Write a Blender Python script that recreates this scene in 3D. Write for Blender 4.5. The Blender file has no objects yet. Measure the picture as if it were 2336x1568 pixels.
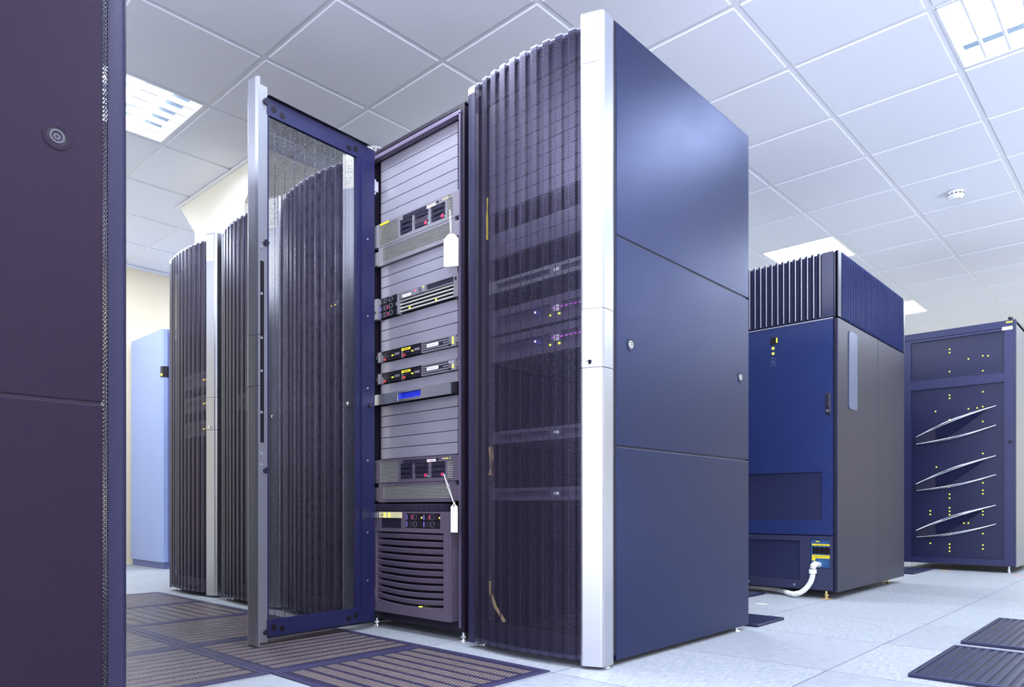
import bpy, bmesh, math, random
from mathutils import Vector, Matrix
random.seed(7)
SC = bpy.context.scene
COL = SC.collection
# ------------------------------------------------------------------ camera
F_PX, CX, HOR, YAW, CAM_H = 1639.0, 1147.7, 1158.5, 43.21, 0.5038
cd = bpy.data.cameras.new('camera'); cam = bpy.data.objects.new('camera', cd); COL.objects.link(cam)
cd.sensor_width = 36.0; cd.lens = 36.0 * F_PX / 2336.0
cd.shift_x = (1168.0 - CX) / 2336.0; cd.shift_y = (HOR - 784.0) / 2336.0
cd.clip_start = 0.02
cam.location = (0, 0, CAM_H); cam.rotation_euler = (math.radians(90), 0, math.radians(YAW))
SC.camera = cam
# ------------------------------------------------------------------ world, exposure
SC.view_settings.view_transform = 'Standard'; SC.view_settings.look = 'None'
SC.view_settings.gamma = 1.0; SC.view_settings.use_curve_mapping = False
SC.view_settings.exposure = 0.22
w = bpy.data.worlds.new('world'); SC.world = w; w.use_nodes = True
w.node_tree.nodes['Background'].inputs[0].default_value = (0.5, 0.55, 0.75, 1)
w.node_tree.nodes['Background'].inputs[1].default_value = 0.3
# ------------------------------------------------------------------ ceiling lamps of the room (the ones the photo shows are built further down)
CEIL = 2.6575
GX0, GY0, FX0, FY0 = -1.380, 3.521, -0.79, 1.704
LAMP_COL = (0.80, 0.89, 1.0)
LAMP_W = 34.0
SHOWN = [(-0.48, 3.821), (-2.28, 6.221), (-2.28, 8.621), (-4.08, 1.421)]
for lx in (-5.88, -4.08, -2.28, -0.48, 1.32):
    for ly in (-0.979, 1.421, 3.821, 6.221, 8.621):
        if any(abs(lx-a) < .1 and abs(ly-b) < .1 for a, b in SHOWN): continue
        L = bpy.data.lights.new('ceiling_lamp', 'AREA'); L.shape = 'SQUARE'; L.size = 0.56
        L.energy = LAMP_W; L.color = LAMP_COL
        o = bpy.data.objects.new('ceiling_lamp', L); o.location = (lx, ly, CEIL - 0.012); COL.objects.link(o)

# two added fill lamps by unseen walls, tilted up to brighten the ceiling
L = bpy.data.lights.new('ceiling_fill', 'AREA'); L.shape = 'RECTANGLE'; L.size = 6.0; L.size_y = 1.5
L.energy = 840; L.color = (0.74, 0.78, 1.0)
o = bpy.data.objects.new('ceiling_fill', L); o.location = (0.2, -2.9, 1.25); o.rotation_euler = (math.radians(90+58), 0, 0); COL.objects.link(o)
L = bpy.data.lights.new('ceiling_fill', 'AREA'); L.shape = 'RECTANGLE'; L.size = 5.0; L.size_y = 1.3  # second added fill, for the far part of the ceiling
L.energy = 160; L.color = (0.74, 0.86, 1.0)
o = bpy.data.objects.new('ceiling_fill', L); o.location = (3.36, 5.0, 0.9); o.rotation_euler = (0, math.radians(180-30), 0); COL.objects.link(o)

# ------------------------------------------------------------------ materials
def new_mat(name):
    m = bpy.data.materials.new(name); m.use_nodes = True
    return m, m.node_tree.nodes, m.node_tree.links, m.node_tree.nodes['Principled BSDF']
def mat(name, col, rough=0.5, metal=0.0, spec=0.5, bump=0.0, bscale=400.0, noise=0.0, nscale=6.0):
    m, n, l, p = new_mat(name)
    p.inputs['Base Color'].default_value = (*col, 1); p.inputs['Roughness'].default_value = rough
    p.inputs['Metallic'].default_value = metal; p.inputs['Specular IOR Level'].default_value = spec
    if bump or noise:
        tc = n.new('ShaderNodeTexCoord')
    if bump:
        t = n.new('ShaderNodeTexNoise'); t.inputs['Scale'].default_value = bscale; t.inputs['Detail'].default_value = 1
        b = n.new('ShaderNodeBump'); b.inputs['Strength'].default_value = bump; b.inputs['Distance'].default_value = 0.001
        l.new(tc.outputs['Object'], t.inputs['Vector']); l.new(t.outputs['Fac'], b.inputs['Height']); l.new(b.outputs['Normal'], p.inputs['Normal'])
    if noise:
        t2 = n.new('ShaderNodeTexNoise'); t2.inputs['Scale'].default_value = nscale; t2.inputs['Detail'].default_value = 3
        mr = n.new('ShaderNodeMapRange'); mr.inputs['To Min'].default_value = rough - noise; mr.inputs['To Max'].default_value = rough + noise
        l.new(tc.outputs['Object'], t2.inputs['Vector']); l.new(t2.outputs['Fac'], mr.inputs['Value']); l.new(mr.outputs['Result'], p.inputs['Roughness'])
    return m
def glow(name, col, strength):
    m, n, l, p = new_mat(name)
    p.inputs['Base Color'].default_value = (*col, 1)
    p.inputs['Emission Color'].default_value = (*col, 1); p.inputs['Emission Strength'].default_value = strength
    return m
def hexmask(n, l, vec, pitch, rfrac):
    """1 inside the round holes of a staggered perforation, 0 on the metal"""
    def lattice(off):
        mp = n.new('ShaderNodeVectorMath'); mp.operation = 'MULTIPLY_ADD'
        mp.inputs[1].default_value = (1/pitch, 1/(pitch*1.732), 0); mp.inputs[2].default_value = (off, off, 0)
        l.new(vec, mp.inputs[0])
        fr = n.new('ShaderNodeVectorMath'); fr.operation = 'FRACTION'; l.new(mp.outputs[0], fr.inputs[0])
        su = n.new('ShaderNodeVectorMath'); su.operation = 'SUBTRACT'; su.inputs[1].default_value = (.5, .5, 0); l.new(fr.outputs[0], su.inputs[0])
        mu = n.new('ShaderNodeVectorMath'); mu.operation = 'MULTIPLY'; mu.inputs[1].default_value = (1, 1.732, 0); l.new(su.outputs[0], mu.inputs[0])
        le = n.new('ShaderNodeVectorMath'); le.operation = 'LENGTH'; l.new(mu.outputs[0], le.inputs[0])
        return le.outputs['Value']
    mi = n.new('ShaderNodeMath'); mi.operation = 'MINIMUM'
    l.new(lattice(0.0), mi.inputs[0]); l.new(lattice(0.5), mi.inputs[1])
    lt = n.new('ShaderNodeMath'); lt.operation = 'LESS_THAN'; lt.inputs[1].default_value = rfrac; l.new(mi.outputs[0], lt.inputs[0])
    return lt.outputs[0]
def perforated(name, col, pitch, rfrac, rough=0.35, metal=0.0, spec=0.5):
    m, n, l, p = new_mat(name)
    p.inputs['Base Color'].default_value = (*col, 1); p.inputs['Roughness'].default_value = rough
    p.inputs['Metallic'].default_value = metal; p.inputs['Specular IOR Level'].default_value = spec
    uv = n.new('ShaderNodeUVMap')
    mask = hexmask(n, l, uv.outputs[0], pitch, rfrac)
    inv = n.new('ShaderNodeMath'); inv.operation = 'SUBTRACT'; inv.inputs[0].default_value = 1.0; l.new(mask, inv.inputs[1])
    l.new(inv.outputs[0], p.inputs['Alpha'])
    return m

M = {}
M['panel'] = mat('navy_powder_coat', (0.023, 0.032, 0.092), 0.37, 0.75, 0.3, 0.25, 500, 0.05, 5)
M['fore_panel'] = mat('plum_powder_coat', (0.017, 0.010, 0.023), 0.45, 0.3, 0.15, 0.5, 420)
M['navy'] = mat('navy_enamel', (0.012, 0.013, 0.065), 0.38)
M['dark'] = mat('black_violet_metal', (0.012, 0.008, 0.018), 0.5, 0, 0.25)
M['dark_grey'] = mat('charcoal_metal', (0.05, 0.042, 0.07), 0.4)
M['rackgrey'] = mat('rack_edge_grey', (0.16, 0.13, 0.2), 0.35, 0.4)
M['silver'] = mat('silver_anodised', (0.44, 0.45, 0.50), 0.32, 0.85)
M['silver_bright'] = mat('polished_steel', (0.85, 0.86, 0.9), 0.15, 1.0)
M['mesh'] = perforated('perforated_navy_steel', (0.085, 0.075, 0.12), 0.0054, 0.368, 0.33, 0.75)
M['shaded_frame'] = mat('shaded_door_frame', (0.012, 0.011, 0.03), 0.4)  # shut doors' navy frame with the shade behind the mesh put into its colour
M['flange'] = mat('navy_flange_coat', (0.024, 0.021, 0.058), 0.45, 0.2, 0.3, 0.4, 420)
M['beam'] = mat('cream_concrete', (0.93, 0.905, 0.79), 0.7)
M['solid_mesh'] = mat('solid_navy_steel', (0.055, 0.05, 0.09), 0.32, 0.5)
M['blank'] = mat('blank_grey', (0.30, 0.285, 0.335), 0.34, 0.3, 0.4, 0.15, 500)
M['blank_shaded_mauve'] = mat('blank_shaded_mauve', (0.10, 0.085, 0.13), 0.45, 0.1, 0.3)  # blank grey darkened: the mesh door's shade painted into the colour
M['bezel'] = mat('bezel_grey', (0.28, 0.262, 0.295), 0.36, 0.45)
M['bezel_dark'] = mat('bezel_mauve', (0.12, 0.095, 0.135), 0.38, 0.2)
M['black'] = mat('black_plastic', (0.010, 0.008, 0.014), 0.4, 0, 0.3)
M['slate'] = mat('slate_plastic', (0.020, 0.018, 0.036), 0.32, 0, 0.35)
M['slat'] = mat('pale_slat', (0.62, 0.6, 0.56), 0.3, 0.3)
M['white'] = mat('white_paper', (0.88, 0.88, 0.84), 0.7)
M['white_plastic'] = mat('white_plastic', (0.85, 0.86, 0.88), 0.4)
M['ink'] = mat('grey_ink', (0.28, 0.28, 0.32), 0.8)
M['black_ink'] = mat('black_ink', (0.03, 0.03, 0.03), 0.8)
M['yellow'] = mat('yellow_label', (0.9, 0.72, 0.02), 0.5)
M['cream_strip'] = mat('cream_display', (0.75, 0.68, 0.36), 0.4)
M['red'] = mat('red_plastic', (0.55, 0.05, 0.04), 0.4)
M['magenta'] = mat('magenta_plastic', (0.55, 0.04, 0.12), 0.4)
M['violet'] = mat('violet_plastic', (0.25, 0.2, 0.75), 0.4)
M['blue'] = mat('bright_blue_plastic', (0.01, 0.03, 0.62), 0.2)
M['brass'] = mat('brass', (0.75, 0.6, 0.25), 0.3, 1.0)
M['zinc'] = mat('zinc', (0.7, 0.72, 0.75), 0.3, 0.9)
M['elbow'] = mat('cast_fitting', (0.75, 0.76, 0.78), 0.4, 0.4)
M['conduit'] = mat('white_conduit', (0.78, 0.78, 0.76), 0.45)
M['unit_front'] = mat('cooler_navy', (0.018, 0.032, 0.13), 0.36, 0.2, 0.5, 0.1, 500)
M['unit_side'] = mat('cooler_reflection_grey', (0.027, 0.027, 0.055), 0.42, 0.55, 0.5, 0.1, 500)  # side tone differs from the front: reflection painted into the colour
M['unit_lower'] = mat('cooler_lower_navy', (0.036, 0.040, 0.092), 0.4, 0.2)
M['unit_fin'] = mat('cooler_fin', (0.022, 0.022, 0.065), 0.3, 0.2)
M['unit_edge'] = mat('cooler_fin_edge', (0.55, 0.55, 0.62), 0.3, 0.4)
M['unit_vent'] = perforated('cooler_mesh', (0.035, 0.042, 0.12), 0.009, 0.36)
M['strip_blue'] = mat('pale_blue_strip', (0.085, 0.11, 0.19), 0.4, 0.1)
M['plate_blue'] = mat('blue_steel_plate', (0.05, 0.13, 0.32), 0.3, 0.3)
M['cab'] = mat('storage_navy', (0.015, 0.018, 0.072), 0.38, 0.2)
M['fin_shadow'] = mat('fin_shadow_navy', (0.008, 0.008, 0.034), 0.7, 0, 0.1)
M['cab_side'] = mat('storage_grey', (0.22, 0.23, 0.26), 0.4, 0.2)
M['cab_mesh'] = perforated('storage_mesh', (0.012, 0.014, 0.060), 0.0095, 0.34)
M['far_light'] = mat('pale_blue_enamel', (0.30, 0.38, 0.66), 0.35, 0.2)
M['far_dark'] = mat('slate_blue_enamel', (0.11, 0.13, 0.30), 0.4, 0.1)
M['cable'] = mat('tan_cable', (0.6, 0.42, 0.18), 0.5)
M['led_green'] = glow('led_yellow_green', (0.75, 0.9, 0.02), 6)
M['led_amber'] = glow('led_amber', (1.0, 0.55, 0.05), 5)
M['led_red'] = glow('led_red', (1.0, 0.03, 0.1), 4)
M['led_blue'] = glow('led_blue', (0.15, 0.12, 1.0), 25)
M['led_teal'] = glow('led_teal', (0.05, 0.7, 0.45), 3)
M['led_dim'] = glow('led_dim_violet', (0.5, 0.1, 0.6), 0.6)
M['tube'] = glow('lamp_tube', LAMP_COL, 48)
M['reflector'] = mat('lamp_reflector', (0.060, 0.080, 0.105), 0.6, 0, 0.1)  # mirror's dim off-axis reflection put into a dark matte colour
M['louvre'] = mat('louvre_aluminium', (0.9, 0.92, 0.95), 0.35, 0.2)

def floor_mat():
    m, n, l, p = new_mat('streaked_vinyl_tiles')
    tc = n.new('ShaderNodeTexCoord')
    off = n.new('ShaderNodeVectorMath'); off.operation = 'MULTIPLY_ADD'
    off.inputs[1].default_value = (1/.6, 1/.6, 0); off.inputs[2].default_value = (-FX0/.6 + 40, -FY0/.6 + 40, 0)
    l.new(tc.outputs['Object'], off.inputs[0])
    fr = n.new('ShaderNodeVectorMath'); fr.operation = 'FRACTION'; l.new(off.outputs[0], fr.inputs[0])
    fl = n.new('ShaderNodeVectorMath'); fl.operation = 'FLOOR'; l.new(off.outputs[0], fl.inputs[0])
    sx = n.new('ShaderNodeSeparateXYZ'); l.new(fr.outputs[0], sx.inputs[0])
    def edge(sock):
        a = n.new('ShaderNodeMath'); a.operation = 'SUBTRACT'; a.inputs[1].default_value = .5; l.new(sock, a.inputs[0])
        b = n.new('ShaderNodeMath'); b.operation = 'ABSOLUTE'; l.new(a.outputs[0], b.inputs[0])
        c = n.new('ShaderNodeMath'); c.operation = 'GREATER_THAN'; c.inputs[1].default_value = .4968; l.new(b.outputs[0], c.inputs[0])
        return c.outputs[0]
    mx = n.new('ShaderNodeMath'); mx.operation = 'MAXIMUM'; l.new(edge(sx.outputs[0]), mx.inputs[0]); l.new(edge(sx.outputs[1]), mx.inputs[1])
    wn = n.new('ShaderNodeTexWhiteNoise'); wn.noise_dimensions = '2D'; l.new(fl.outputs[0], wn.inputs['Vector'])
    def streak(sx_, sy_):
        mp = n.new('ShaderNodeMapping'); mp.inputs['Scale'].default_value = (sx_, sy_, 1); l.new(tc.outputs['Object'], mp.inputs['Vector'])
        t = n.new('ShaderNodeTexNoise'); t.inputs['Scale'].default_value = 1; t.inputs['Detail'].default_value = 4; t.inputs['Roughness'].default_value = .65
        l.new(mp.outputs[0], t.inputs['Vector']); return t.outputs['Fac']
    gt = n.new('ShaderNodeMath'); gt.operation = 'GREATER_THAN'; gt.inputs[1].default_value = .5; l.new(wn.outputs['Value'], gt.inputs[0])
    mixs = n.new('ShaderNodeMix'); l.new(gt.outputs[0], mixs.inputs[0]); l.new(streak(22, 120), mixs.inputs[2]); l.new(streak(120, 22), mixs.inputs[3])
    ramp = n.new('ShaderNodeValToRGB'); l.new(mixs.outputs[0], ramp.inputs[0])
    ramp.color_ramp.elements[0].position = .3; ramp.color_ramp.elements[0].color = (0.25, 0.275, 0.32, 1)
    ramp.color_ramp.elements[1].position = .72; ramp.color_ramp.elements[1].color = (0.44, 0.455, 0.475, 1)
    hs = n.new('ShaderNodeHueSaturation'); l.new(ramp.outputs[0], hs.inputs['Color'])
    mr = n.new('ShaderNodeMapRange'); mr.inputs['To Min'].default_value = .9; mr.inputs['To Max'].default_value = 1.06
    l.new(wn.outputs['Value'], mr.inputs['Value']); l.new(mr.outputs['Result'], hs.inputs['Value'])
    mixc = n.new('ShaderNodeMix'); mixc.data_type = 'RGBA'; l.new(mx.outputs[0], mixc.inputs[0]); l.new(hs.outputs[0], mixc.inputs[6])
    mixc.inputs[7].default_value = (0.10, 0.11, 0.16, 1)
    l.new(mixc.outputs[2], p.inputs['Base Color']); p.inputs['Roughness'].default_value = 0.5; p.inputs['Specular IOR Level'].default_value = 0.3
    return m
M['floor'] = floor_mat()
M['ceiling'] = mat('ceiling_white', (0.88, 0.895, 0.97), 0.5, 0, 0.3)
M['ceiling_bar'] = mat('ceiling_grid_white', (0.88, 0.89, 0.93), 0.4)
M['wall'] = mat('cream_wall', (0.86, 0.76, 0.56), 0.7)
def vent_tile_mat(name, along_x, plate, hole):
    """dark cast floor plate: bands of small round holes with plain ribs between"""
    m, n, l, p = new_mat(name)
    uv = n.new('ShaderNodeUVMap')
    sep = n.new('ShaderNodeSeparateXYZ'); l.new(uv.outputs[0], sep.inputs[0])
    mask = hexmask(n, l, uv.outputs[0], 0.0120, 0.37)
    a = n.new('ShaderNodeMath'); a.operation = 'MULTIPLY'; a.inputs[1].default_value = 9/.52; l.new(sep.outputs[1 if along_x else 0], a.inputs[0])
    ad = n.new('ShaderNodeMath'); ad.operation = 'ADD'; ad.inputs[1].default_value = 20.5; l.new(a.outputs[0], ad.inputs[0])
    f = n.new('ShaderNodeMath'); f.operation = 'FRACT'; l.new(ad.outputs[0], f.inputs[0])
    g = n.new('ShaderNodeMath'); g.operation = 'SUBTRACT'; g.inputs[1].default_value = .5; l.new(f.outputs[0], g.inputs[0])
    h = n.new('ShaderNodeMath'); h.operation = 'ABSOLUTE'; l.new(g.outputs[0], h.inputs[0])
    k = n.new('ShaderNodeMath'); k.operation = 'LESS_THAN'; k.inputs[1].default_value = .365; l.new(h.outputs[0], k.inputs[0])
    last = k.outputs[0]
    for s in (0, 1):
        ab = n.new('ShaderNodeMath'); ab.operation = 'ABSOLUTE'; l.new(sep.outputs[s], ab.inputs[0])
        lt = n.new('ShaderNodeMath'); lt.operation = 'LESS_THAN'; lt.inputs[1].default_value = .263; l.new(ab.outputs[0], lt.inputs[0])
        mu = n.new('ShaderNodeMath'); mu.operation = 'MULTIPLY'; l.new(last, mu.inputs[0]); l.new(lt.outputs[0], mu.inputs[1]); last = mu.outputs[0]
    mu = n.new('ShaderNodeMath'); mu.operation = 'MULTIPLY'; l.new(last, mu.inputs[0]); l.new(mask, mu.inputs[1])
    mix = n.new('ShaderNodeMix'); mix.data_type = 'RGBA'; l.new(mu.outputs[0], mix.inputs[0])
    mix.inputs[6].default_value = (*plate, 1); mix.inputs[7].default_value = (*hole, 1)
    l.new(mix.outputs[2], p.inputs['Base Color'])
    t = n.new('ShaderNodeTexNoise'); t.inputs['Scale'].default_value = 14; t.inputs['Detail'].default_value = 5; l.new(uv.outputs[0], t.inputs['Vector'])
    mr = n.new('ShaderNodeMapRange'); mr.inputs['To Min'].default_value = .25; mr.inputs['To Max'].default_value = .6; l.new(t.outputs['Fac'], mr.inputs['Value'])
    l.new(mr.outputs['Result'], p.inputs['Roughness'])
    return m
M['vent_x'] = vent_tile_mat('perforated_tile_rows', True, (0.026, 0.021, 0.055), (0.25, 0.20, 0.155))
M['vent_y'] = vent_tile_mat('perforated_tile_columns', False, (0.026, 0.021, 0.055), (0.25, 0.20, 0.155))
M['tile_rim'] = mat('vent_tile_rim', (0.04, 0.036, 0.09), 0.4)
M['grille_mat'] = mat('blue_black_grille', (0.022, 0.028, 0.075), 0.35, 0.2)
M['grille_base'] = mat('grille_base', (0.010, 0.012, 0.034), 0.5, 0, 0.3)

# ------------------------------------------------------------------ mesh builder
class MB:
    def __init__(s): s.v = []; s.f = []; s.m = []; s.uv = []
    def face(s, pts, mi=0, uv=None):
        i = len(s.v); s.v += [tuple(p) for p in pts]; s.f.append(list(range(i, i+len(pts)))); s.m.append(mi); s.uv.append(uv)
    def box(s, x0, x1, y0, y1, z0, z1, mi=0):
        i = len(s.v)
        s.v += [(x0,y0,z0),(x1,y0,z0),(x1,y1,z0),(x0,y1,z0),(x0,y0,z1),(x1,y0,z1),(x1,y1,z1),(x0,y1,z1)]
        for q in ((3,2,1,0),(4,5,6,7),(0,1,5,4),(1,2,6,5),(2,3,7,6),(3,0,4,7)):
            s.f.append([i+k for k in q]); s.m.append(mi); s.uv.append(None)
        return s
    def prism(s, poly, z0, z1, mi=0, axis='z', cap=True):
        """poly of (a,b) extruded along an axis: z -> (a,b,t); y -> (a,t,b); x -> (t,a,b)"""
        g = {'z': lambda a,b,t:(a,b,t), 'y': lambda a,b,t:(a,t,b), 'x': lambda a,b,t:(t,a,b)}[axis]
        i = len(s.v); k = len(poly)
        s.v += [g(a,b,z0) for a,b in poly] + [g(a,b,z1) for a,b in poly]
        for j in range(k):
            jj = (j+1) % k
            s.f.append([i+j, i+jj, i+k+jj, i+k+j]); s.m.append(mi); s.uv.append(None)
        if cap:
            s.f.append([i+j for j in range(k)][::-1]); s.m.append(mi); s.uv.append(None)
            s.f.append([i+k+j for j in range(k)]); s.m.append(mi); s.uv.append(None)
        return s
    def cyl(s, c, r, h, axis='y', seg=20, mi=0, r2=None):
        """round post starting at c and running h along the axis"""
        r2 = r if r2 is None else r2
        g = {'z': lambda a,b,t:(c[0]+a,c[1]+b,c[2]+t), 'y': lambda a,b,t:(c[0]+a,c[1]+t,c[2]+b), 'x': lambda a,b,t:(c[0]+t,c[1]+a,c[2]+b)}[axis]
        i = len(s.v)
        for t, rr in ((0, r), (h, r2)):
            s.v += [g(rr*math.cos(2*math.pi*k/seg), rr*math.sin(2*math.pi*k/seg), t) for k in range(seg)]
        for k in range(seg):
            kk = (k+1) % seg
            s.f.append([i+k, i+kk, i+seg+kk, i+seg+k]); s.m.append(mi); s.uv.append(None)
        s.f.append([i+k for k in range(seg)][::-1]); s.m.append(mi); s.uv.append(None)
        s.f.append([i+seg+k for k in range(seg)]); s.m.append(mi); s.uv.append(None)
        return s
    def ring(s, c, r0, r1, h, axis='y', seg=24, mi=0):
        g = {'z': lambda a,b,t:(c[0]+a,c[1]+b,c[2]+t), 'y': lambda a,b,t:(c[0]+a,c[1]+t,c[2]+b), 'x': lambda a,b,t:(c[0]+t,c[1]+a,c[2]+b)}[axis]
        i = len(s.v)
        for rr, t in ((r0,0),(r1,0),(r1,h),(r0,h)):
            s.v += [g(rr*math.cos(2*math.pi*k/seg), rr*math.sin(2*math.pi*k/seg), t) for k in range(seg)]
        for q in range(4):
            for k in range(seg):
                kk = (k+1) % seg; qq = (q+1) % 4
                s.f.append([i+q*seg+k, i+q*seg+kk, i+qq*seg+kk, i+qq*seg+k]); s.m.append(mi); s.uv.append(None)
        return s
    def tube(s, pts, radii, seg=10, mi=0, flat=1.0):
        if not isinstance(radii, (list, tuple)): radii = [radii]*len(pts)
        i = len(s.v); P = [Vector(p) for p in pts]; n = len(P)
        up = Vector((0,0,1))
        for k in range(n):
            d = (P[min(k+1,n-1)] - P[max(k-1,0)]).normalized()
            a = d.cross(up)
            if a.length < 1e-4: a = d.cross(Vector((0,1,0)))
            a.normalize(); b = a.cross(d).normalized()
            for q in range(seg):
                t = 2*math.pi*q/seg
                s.v.append(tuple(P[k] + a*(radii[k]*math.cos(t)) + b*(radii[k]*flat*math.sin(t))))
        for k in range(n-1):
            for q in range(seg):
                qq = (q+1) % seg
                s.f.append([i+k*seg+q, i+k*seg+qq, i+(k+1)*seg+qq, i+(k+1)*seg+q]); s.m.append(mi); s.uv.append(None)
        s.f.append([i+q for q in range(seg)][::-1]); s.m.append(mi); s.uv.append(None)
        s.f.append([i+(n-1)*seg+q for q in range(seg)]); s.m.append(mi); s.uv.append(None)
        return s
    def build(s, name, mats, parent=None, loc=(0,0,0), bevel=0.0, smooth=False, label=None):
        me = bpy.data.meshes.new(name); me.from_pydata(s.v, [], s.f)
        for mm in (mats if isinstance(mats, (list, tuple)) else [mats]): me.materials.append(mm)
        me.polygons.foreach_set('material_index', s.m)
        if any(u is not None for u in s.uv):
            ul = me.uv_layers.new(name='UVMap')
            for p, u in zip(me.polygons, s.uv):
                if u is not None:
                    for li, c in zip(p.loop_indices, u): ul.data[li].uv = c
        if smooth: me.polygons.foreach_set('use_smooth', [True]*len(me.polygons))
        me.update()
        bm = bmesh.new(); bm.from_mesh(me); bmesh.ops.recalc_face_normals(bm, faces=bm.faces); bm.to_mesh(me); bm.free()
        if smooth: me.set_sharp_from_angle(angle=math.radians(38))
        o = bpy.data.objects.new(name, me); COL.objects.link(o); o.location = loc
        if parent: o.parent = parent
        if bevel:
            b = o.modifiers.new('bevel', 'BEVEL'); b.width = bevel; b.segments = 2; b.limit_method = 'ANGLE'
        if label: o['label'] = label
        return o
def empty(name, loc, rz=0.0):
    o = bpy.data.objects.new(name, None); COL.objects.link(o); o.location = loc; o.rotation_euler = (0,0,rz); o.empty_display_size = .05
    return o
def tag(o, label, cat, group=None):
    o['label'] = label; o['category'] = cat
    if group: o['group'] = group
    return o
KIDS = {}
def copy_tree(o, parent=None):
    c = o.copy(); COL.objects.link(c); c.parent = parent
    if parent is not None: c.matrix_parent_inverse = o.matrix_parent_inverse
    for ch in list(o.children): copy_tree(ch, c)
    return c
def structure(o): o['kind'] = 'structure'; return o
def words(name, parent, x, z, y, size, body, mt, rx=90, rz=0, align='CENTER'):
    cu = bpy.data.curves.new(name, 'FONT'); cu.body = body; cu.size = size; cu.align_x = align; cu.align_y = 'CENTER'; cu.extrude = .0001
    f = bpy.data.objects.new(name, cu); COL.objects.link(f)
    bpy.context.view_layer.update()
    me = bpy.data.meshes.new_from_object(f.evaluated_get(bpy.context.evaluated_depsgraph_get()))
    bpy.data.objects.remove(f); bpy.data.curves.remove(cu)
    me.name = name; me.materials.clear(); me.materials.append(mt)
    o = bpy.data.objects.new(name, me); COL.objects.link(o); o.parent = parent
    o.location = (x, y, z); o.rotation_euler = (math.radians(rx), 0, math.radians(rz)); return o

# ------------------------------------------------------------------ room shell
XL, XR, YN, YF = -6.765, 3.42, -3.079, 10.72
structure(MB().box(XL-.1, XR+.1, YN-.1, YF+.1, -.1, 0).build('floor', M['floor']))
structure(MB().box(XL-.12, XL, YN-.12, YF+.12, 0, CEIL+.14).build('wall_left', M['wall']))
structure(MB().box(XR, XR+.12, YN-.12, YF+.12, 0, CEIL+.14).build('wall_right', M['wall']))
structure(MB().box(XL, XR, YF, YF+.12, 0, CEIL+.14).build('wall_back', M['wall']))
structure(MB().box(XL, XR, YN-.12, YN, 0, CEIL+.14).build('wall_front', M['wall']))
cb = MB()
nx0, nx1, ny0, ny1 = -9, 8, -11, 12
for i in range(nx0, nx1):
    for j in range(ny0, ny1):
        x0 = GX0+.6*i; y0 = GY0+.6*j; cx_, cy_ = x0+.3, y0+.3
        if any(abs(cx_-a) < .1 and abs(cy_-b) < .1 for a, b in SHOWN): continue
        a, b = .0135, .0165; zt, zb = CEIL+.001, CEIL-.006
        A = [(x0+a,y0+a,zt),(x0+.6-a,y0+a,zt),(x0+.6-a,y0+.6-a,zt),(x0+a,y0+.6-a,zt)]
        B = [(x0+b,y0+b,zb),(x0+.6-b,y0+b,zb),(x0+.6-b,y0+.6-b,zb),(x0+b,y0+.6-b,zb)]
        cb.face(B[::-1])
        for k in range(4): cb.face([A[k], A[(k+1)%4], B[(k+1)%4], B[k]])
cb.box(XL-.1, XR+.1, YN-.1, YF+.1, CEIL+.13, CEIL+.2)
ceil = structure(cb.build('ceiling', M['ceiling']))
gb = MB()
for i in range(nx0, nx1+1): gb.box(GX0+.6*i-.013, GX0+.6*i+.013, YN, YF, CEIL, CEIL+.03)
for j in range(ny0, ny1+1): gb.box(XL, XR, GY0+.6*j-.013, GY0+.6*j+.013, CEIL+.0004, CEIL+.0304)
gb.build('ceiling_grid', M['ceiling_bar'], ceil)
structure(MB().box(XL, XL+.02, YN, YF, CEIL-.03, CEIL-.009).build('trim_1', M['ceiling_bar']))
# concrete beam head above the far racks, its end cut at a slant
bmx = MB().prism([(-5.18, CEIL-.009), (-4.93, 2.395), (-4.93, 2.09), (-4.22, 2.09), (-4.22, 2.395), (-3.965, CEIL-.009)], 2.15, 3.3, axis='y')
structure(bmx.build('beam', M['beam']))
structure(MB().box(-5.215, -3.93, 2.135, 2.15, CEIL-.028, CEIL-.009).build('trim_2', M['ceiling_bar']))

# ------------------------------------------------------------------ luminaires
def luminaire():
    t = empty('ceiling_light', (0,0,CEIL))
    h = .285
    b = MB()
    for s in (-1, 1):
        b.box(s*h-.006, s*h+.006, -h-.006, h+.006, -.004, .09); b.box(-h, h, s*h-.006, s*h+.006, -.004, .09)
    b.build('housing', M['louvre'], t)
    MB().box(-h+.006, h-.006, -h+.006, h-.006, .080, .088).build('reflector', M['reflector'], t)
    for k in range(3):
        MB().cyl((-.275, -.142+.142*k, .050), .017, .55, 'x', 12).build('lamp_tube', M['tube'], t, smooth=True)
    g = MB()
    for k in range(1, 6): g.box(-.285+.095*k-.004, -.285+.095*k+.004, -h, h, .0, .030)
    g.box(-h, h, -.0015, .0015, .004, .028)
    g.build('louvre_grid', M['louvre'], t)
    return t
LL = ['recessed ceiling light in the upper right corner of the photo, louvre cells visible',
      'recessed ceiling light right above the finned cooling unit',
      'small distant recessed ceiling light beyond the cooling unit, left of the tall storage cabinet',
      'glaring recessed ceiling light beside the dark foreground rack']
proto = luminaire()
for i, (x, y) in enumerate(SHOWN):
    o = proto if i == 0 else copy_tree(proto)
    o.location = (x, y, CEIL); tag(o, LL[i], 'ceiling light', 'recessed louvred ceiling lights')

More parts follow.
